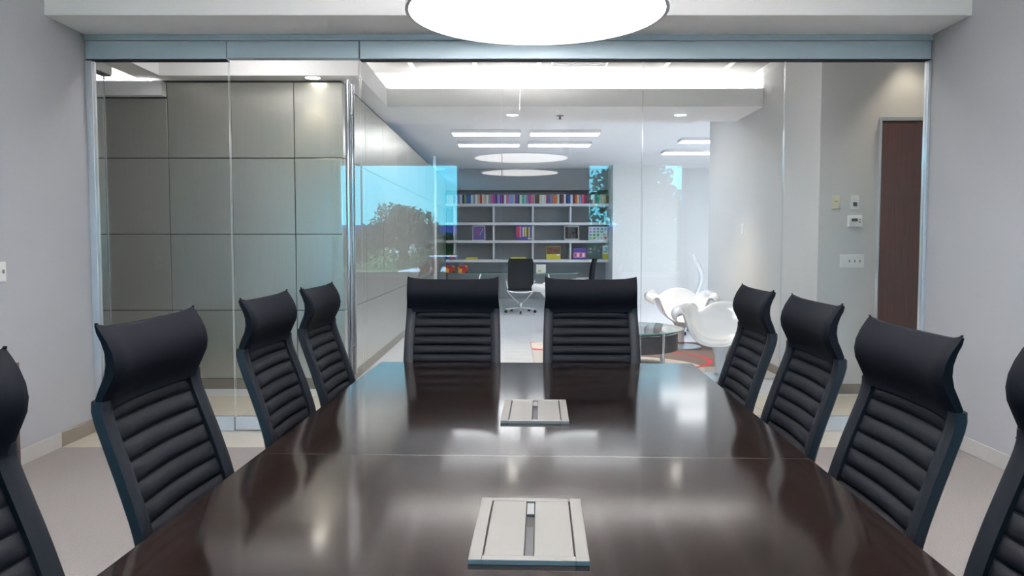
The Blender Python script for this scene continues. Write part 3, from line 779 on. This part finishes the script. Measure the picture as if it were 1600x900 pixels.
# ------------------------------------------------------------------ lounge corner
RUG = bpy.data.materials.new('patterned_rug'); RUG.use_nodes = True
nt = RUG.node_tree; b = nt.nodes['Principled BSDF']; b.inputs['Roughness'].default_value = .95
tc = nt.nodes.new('ShaderNodeTexCoord')
def ringmask(cx, cy, r0, r1):
    sub = nt.nodes.new('ShaderNodeVectorMath'); sub.operation = 'SUBTRACT'; sub.inputs[1].default_value = (cx, cy, 0)
    ln = nt.nodes.new('ShaderNodeVectorMath'); ln.operation = 'LENGTH'
    nt.links.new(tc.outputs['Object'], sub.inputs[0]); nt.links.new(sub.outputs[0], ln.inputs[0])
    a = nt.nodes.new('ShaderNodeMath'); a.operation = 'GREATER_THAN'; a.inputs[1].default_value = r0
    c_ = nt.nodes.new('ShaderNodeMath'); c_.operation = 'LESS_THAN'; c_.inputs[1].default_value = r1
    m_ = nt.nodes.new('ShaderNodeMath'); m_.operation = 'MULTIPLY'
    nt.links.new(ln.outputs['Value'], a.inputs[0]); nt.links.new(ln.outputs['Value'], c_.inputs[0])
    nt.links.new(a.outputs[0], m_.inputs[0]); nt.links.new(c_.outputs[0], m_.inputs[1])
    return m_.outputs[0]
prev = None
for (cx, cy, r0, r1, col) in ((.75, .55, -1, 1.15, (120, 100, 94)), (-.20, -.62, -1, .80, (198, 192, 186)), (0, -.05, .77, .82, (210, 40, 54)), (-.95, 1.2, -1, .5, (200, 30, 44)), (-1.0, 1.2, -1, .36, (196, 188, 180))):
    mx = nt.nodes.new('ShaderNodeMix'); mx.data_type = 'RGBA'
    nt.links.new(ringmask(cx, cy, r0, r1), mx.inputs['Factor'])
    if prev is None: mx.inputs['A'].default_value = rgb(172, 168, 168)
    else: nt.links.new(prev, mx.inputs['A'])
    mx.inputs['B'].default_value = rgb(*col); prev = mx.outputs['Result']
nt.links.new(prev, b.inputs['Base Color'])
o = B(-1.23, 1.23, -1.35, 1.55, 0, .012, bev=.003).build('area_rug', RUG, None, loc=(1.49, 9.28, 0))
tag(o, 'grey and brown rug with a red ring under the lounge chairs', 'rug')

ct = thing('coffee_table', 'round glass coffee table with dark drum shelf', 'table', (1.22, 8.75, .012))
o = MB().lathe([(.0001, .415), (.66, .415), (.665, .421), (.66, .427), (.0001, .427)], 48, cap=False).build('table_top', [TGLASS, GGREEN], ct, smooth=40)
for p in o.data.polygons:
    if abs(p.normal.z) < .9: p.material_index = 1
MB().lathe([(.60, .20), (.60, .385), (.585, .385), (.585, .215), (.0001, .215)], 48, cap=False).build('drum_shelf', DRUM, ct, smooth=40)
MB().lathe([(.603, .383), (.603, .39), (.583, .39), (.583, .383), (.603, .383)], 48, cap=False).build('drum_rim', CHROME, ct, smooth=40)
for k in range(4):
    a = k*PI/2 - .95
    MB().tube([(.615*math.cos(a), .615*math.sin(a), 0), (.615*math.cos(a), .615*math.sin(a), .415)], .016, 10).build('leg', CHROME, ct, smooth=50)

def lounge_chair(label, loc, rz):
    t = thing('lounge_chair', label, 'chair', loc, rz, 'white moulded lounge chairs')
    # cross path from the left arm curl over and down to the seat and up to the right arm curl
    half = []
    for a in (-60, -20, 25, 70, 110, 145): half.append((.40 + .075*math.cos(math.radians(a)), .655 + .075*math.sin(math.radians(a))))
    half += [(.315, .60), (.285, .53), (.245, .46), (.18, .41), (.09, .388), (0, .382)]
    path = [(-x, z) for x, z in half] + [(x, z) for x, z in reversed(half[:-1])]
    grid = []
    nv = 16
    for j in range(nv):
        v = j/(nv-1)
        row = []
        for x, z in path:
            ax = abs(x)
            yy = lerp(-.36, .24, min(1, v/.72))
            zz = z
            f = max(0, (v-.45)/.55); f = f*f*(3-2*f)
            top = .76 - .03*(ax/.45)
            inner = max(0, 1-(ax/.36)**4) if ax < .36 else 0
            zz = lerp(z, max(z, top), f*(inner if inner > .02 else 0)) if inner else z
            yy += .13*max(0, (v-.72)/.28)*(1 if inner else .2)
            taper = 1 - .14*max(0, (v-.5)/.5)**2 - .18*max(0, (.25-v)/.25)**2
            fr = max(0, (.22-v)/.22)
            zz -= fr*fr*.05*(1 if z > .6 else .4)
            row.append((x*taper, yy, zz))
        grid.append(row)
    mb = MB(); mb.sheet(grid); o = mb.build('shell', GLOSSW, t, smooth=80)
    md = o.modifiers.new('thickness', 'SOLIDIFY'); md.thickness = .024; md.offset = -1
    ms = o.modifiers.new('smooth', 'SUBSURF'); ms.levels = 1; ms.render_levels = 2
    MB().lathe([(.05, .05), (.048, .12), (.055, .22), (.09, .31), (.15, .375)], 24).build('pedestal', GLOSSW, t, smooth=60)
    MB().lathe([(.054, .025), (.054, .07)], 24).build('collar', CHROME, t, smooth=40)
    MB().lathe([(.27, 0), (.27, .008), (.24, .018), (.05, .026)], 36).build('base_disc', HEADER, t, smooth=40)
    return t
lounge_chair('white moulded lounge chair nearest the glass, on a tulip pedestal', (2.10, 7.98, 0.012), math.radians(-22))
lounge_chair('white moulded lounge chair behind the round coffee table', (2.20, 10.35, .012), math.radians(-6))
lounge_chair('white moulded lounge chair half hidden behind the right far meeting chair', (.82, 12.6, 0), math.radians(30))

# ------------------------------------------------------------------ outside, reflected in the glass
GZ = -.65
GRASS = mat('lawn', rgb(96, 120, 66), .95, var=.25, vscale=.6)
ASPH = mat('asphalt', rgb(120, 122, 126), .9, var=.1, vscale=2)
LEAF = mat('leaves', rgb(46, 80, 40), .6, var=.4, vscale=1.5); LEAF2 = mat('leaves_pale', rgb(58, 84, 48), .6, var=.35, vscale=1.5)
BARK = mat('bark', rgb(86, 70, 58), .9, var=.2, vscale=12)
ROOFB = mat('blue_fascia', rgb(58, 70, 150), .5); BWHITE = mat('pale_render', rgb(206, 210, 216), .7)
CARP = mat('car_paint', rgb(214, 222, 232), .15, coat=.8); CARG = mat('car_glass', rgb(30, 38, 46), .05); TYRE = mat('tyre', rgb(28, 28, 30), .8)
struct(B(-160, 160, -260, YB-.2, GZ-.3, GZ).build('ground', GRASS), 'lawn outside the windows, seen reflected')
o = struct(B(-40, 40, -30, -18, GZ, GZ+.01).build('ground', ASPH), 'parking strip outside the windows, seen reflected')
bd = thing('long_building', 'long low building with a blue roof band, reflected left of the shelves', 'building', (-20, -138, GZ))
B(-55, 55, -20, 0, 0, 3.6).build('wall', BWHITE, bd); B(-55.5, 55.5, -20.5, .8, 3.6, 5.15).build('roof_band', ROOFB, bd)
for k in range(18):
    wn_ = B(-52+6*k, -49+6*k, 0, .05, .9, 2.6).build('window', CARG, bd)
def tree(label, loc, h, r, n, m, leaf, seed, low=.15, gap=0):
    rnd = random.Random(seed)
    t = thing('leafy_tree', label, 'tree', loc, 0, 'trees outside the windows')
    br = MB(); br.tube([(0, 0, 0), (.05*h*.3, 0, h*.3), (0, .03*h, h*.7)], [.04*h*.6, .028*h*.6, .01*h], 7)
    cl_ = []
    for k in range(22):
        a = rnd.random()*2*PI; zz = lerp(low*h, h*.9, rnd.random()**.8)
        rad = r*math.sqrt(max(.05, 1-((zz/h-.45)/.60)**2))*rnd.random()**.5*(1-.62*(zz/h)**2)
        cl_.append((Vector((rad*math.cos(a), rad*math.sin(a), zz)), r*lerp(.28, .48, rnd.random())))
        if k < 8: br.tube([(0, 0, zz*.55), (rad*.5*math.cos(a), rad*.5*math.sin(a), zz*.8), cl_[-1][0]], [.02*h*.4, .012*h*.4, .004*h], 5)
    cl_.append((Vector((0, 0, h*.88)), r*.3))
    br.build('trunk', BARK, t, smooth=60)
    vv, ff = [], []
    for _ in range(n):
        c0, cr_ = rnd.choice(cl_)
        d = Vector((rnd.gauss(0, 1), rnd.gauss(0, 1), rnd.gauss(0, 1))).normalized()*cr_*rnd.random()**.4
        p = c0 + d; s = leaf*lerp(.6, 1.3, rnd.random())
        u = Vector((rnd.gauss(0, 1), rnd.gauss(0, 1), rnd.gauss(0, 1))).normalized(); v = u.orthogonal().normalized()
        k = len(vv); vv += [p-u*s, p+v*s*.5, p+u*s, p-v*s*.5]; ff.append((k, k+1, k+2, k+3))
    me = bpy.data.meshes.new('foliage'); me.from_pydata([tuple(p) for p in vv], [], ff); me.materials.append(m)
    o = bpy.data.objects.new('foliage', me); C.objects.link(o); o.parent = t; o['kind'] = 'stuff'
tree('tall rounded tree reflected in front of the blue roof band', (-8.4, -48.4, GZ), 4.5, 3.0, 8000, LEAF2, .16, 1)
tree('broad low tree reflected to the right of the tall one', (-4.9, -55, GZ), 2.4, 1.9, 4000, LEAF, .14, 2)
tree('broad low tree reflected next to the white shelves', (-.6, -58, GZ), 2.3, 1.5, 3500, LEAF, .14, 3)
tree('bushy tree reflected beside the steel pull bar', (-13.6, -52, GZ), 2.7, 2.0, 4000, LEAF2, .15, 4)
tree('near green tree reflected over the right end of the shelves', (4.5, -18.4, GZ), 5.0, 2.5, 8000, LEAF, .13, 5, .2)
tree('second near tree reflected on the white pier', (9.2, -22.0, GZ), 5.2, 2.1, 8000, LEAF, .13, 6, .2)
cr_ = thing('parked_car', 'white parked car reflected low beside the shelves', 'car', (-2.9, -23.5, GZ+.01))
mb = MB(); rings = []
prof = [(-2.1, .35, .62), (-2.0, .25, .78), (-1.3, .22, .90), (0, .22, .95), (1.4, .22, .93), (1.95, .25, .85), (2.1, .35, .65)]
for x, z0, z1 in prof: rings.append(mb.ring([(x, -.85, z0), (x, .85, z0), (x, .88, (z0+z1)/2), (x, .78, z1), (x, -.78, z1), (x, -.88, (z0+z1)/2)]))
mb.skin(rings); mb.build('body', CARP, cr_, smooth=40)
mb = MB(); rings = [mb.ring([(-1.35, y_, .90) for y_ in (-.76, .76)] + [(1.5, y_, .92) for y_ in (.76, -.76)]), mb.ring([(-.65, y_, 1.36) for y_ in (-.62, .62)] + [(1.0, y_, 1.38) for y_ in (.62, -.62)])]
mb.skin(rings); mb.build('cabin', CARG, cr_)
B(-.68, 1.03, -.63, .63, 1.36, 1.43, bev=.03).build('roof', CARP, cr_, smooth=40)
for sx in (-1.3, 1.3):
    for sy in (-.82, .82): MB().tube([(sx, sy-.1, .31), (sx, sy+.1, .31)], .31, 18).build('wheel', TYRE, cr_, smooth=40)
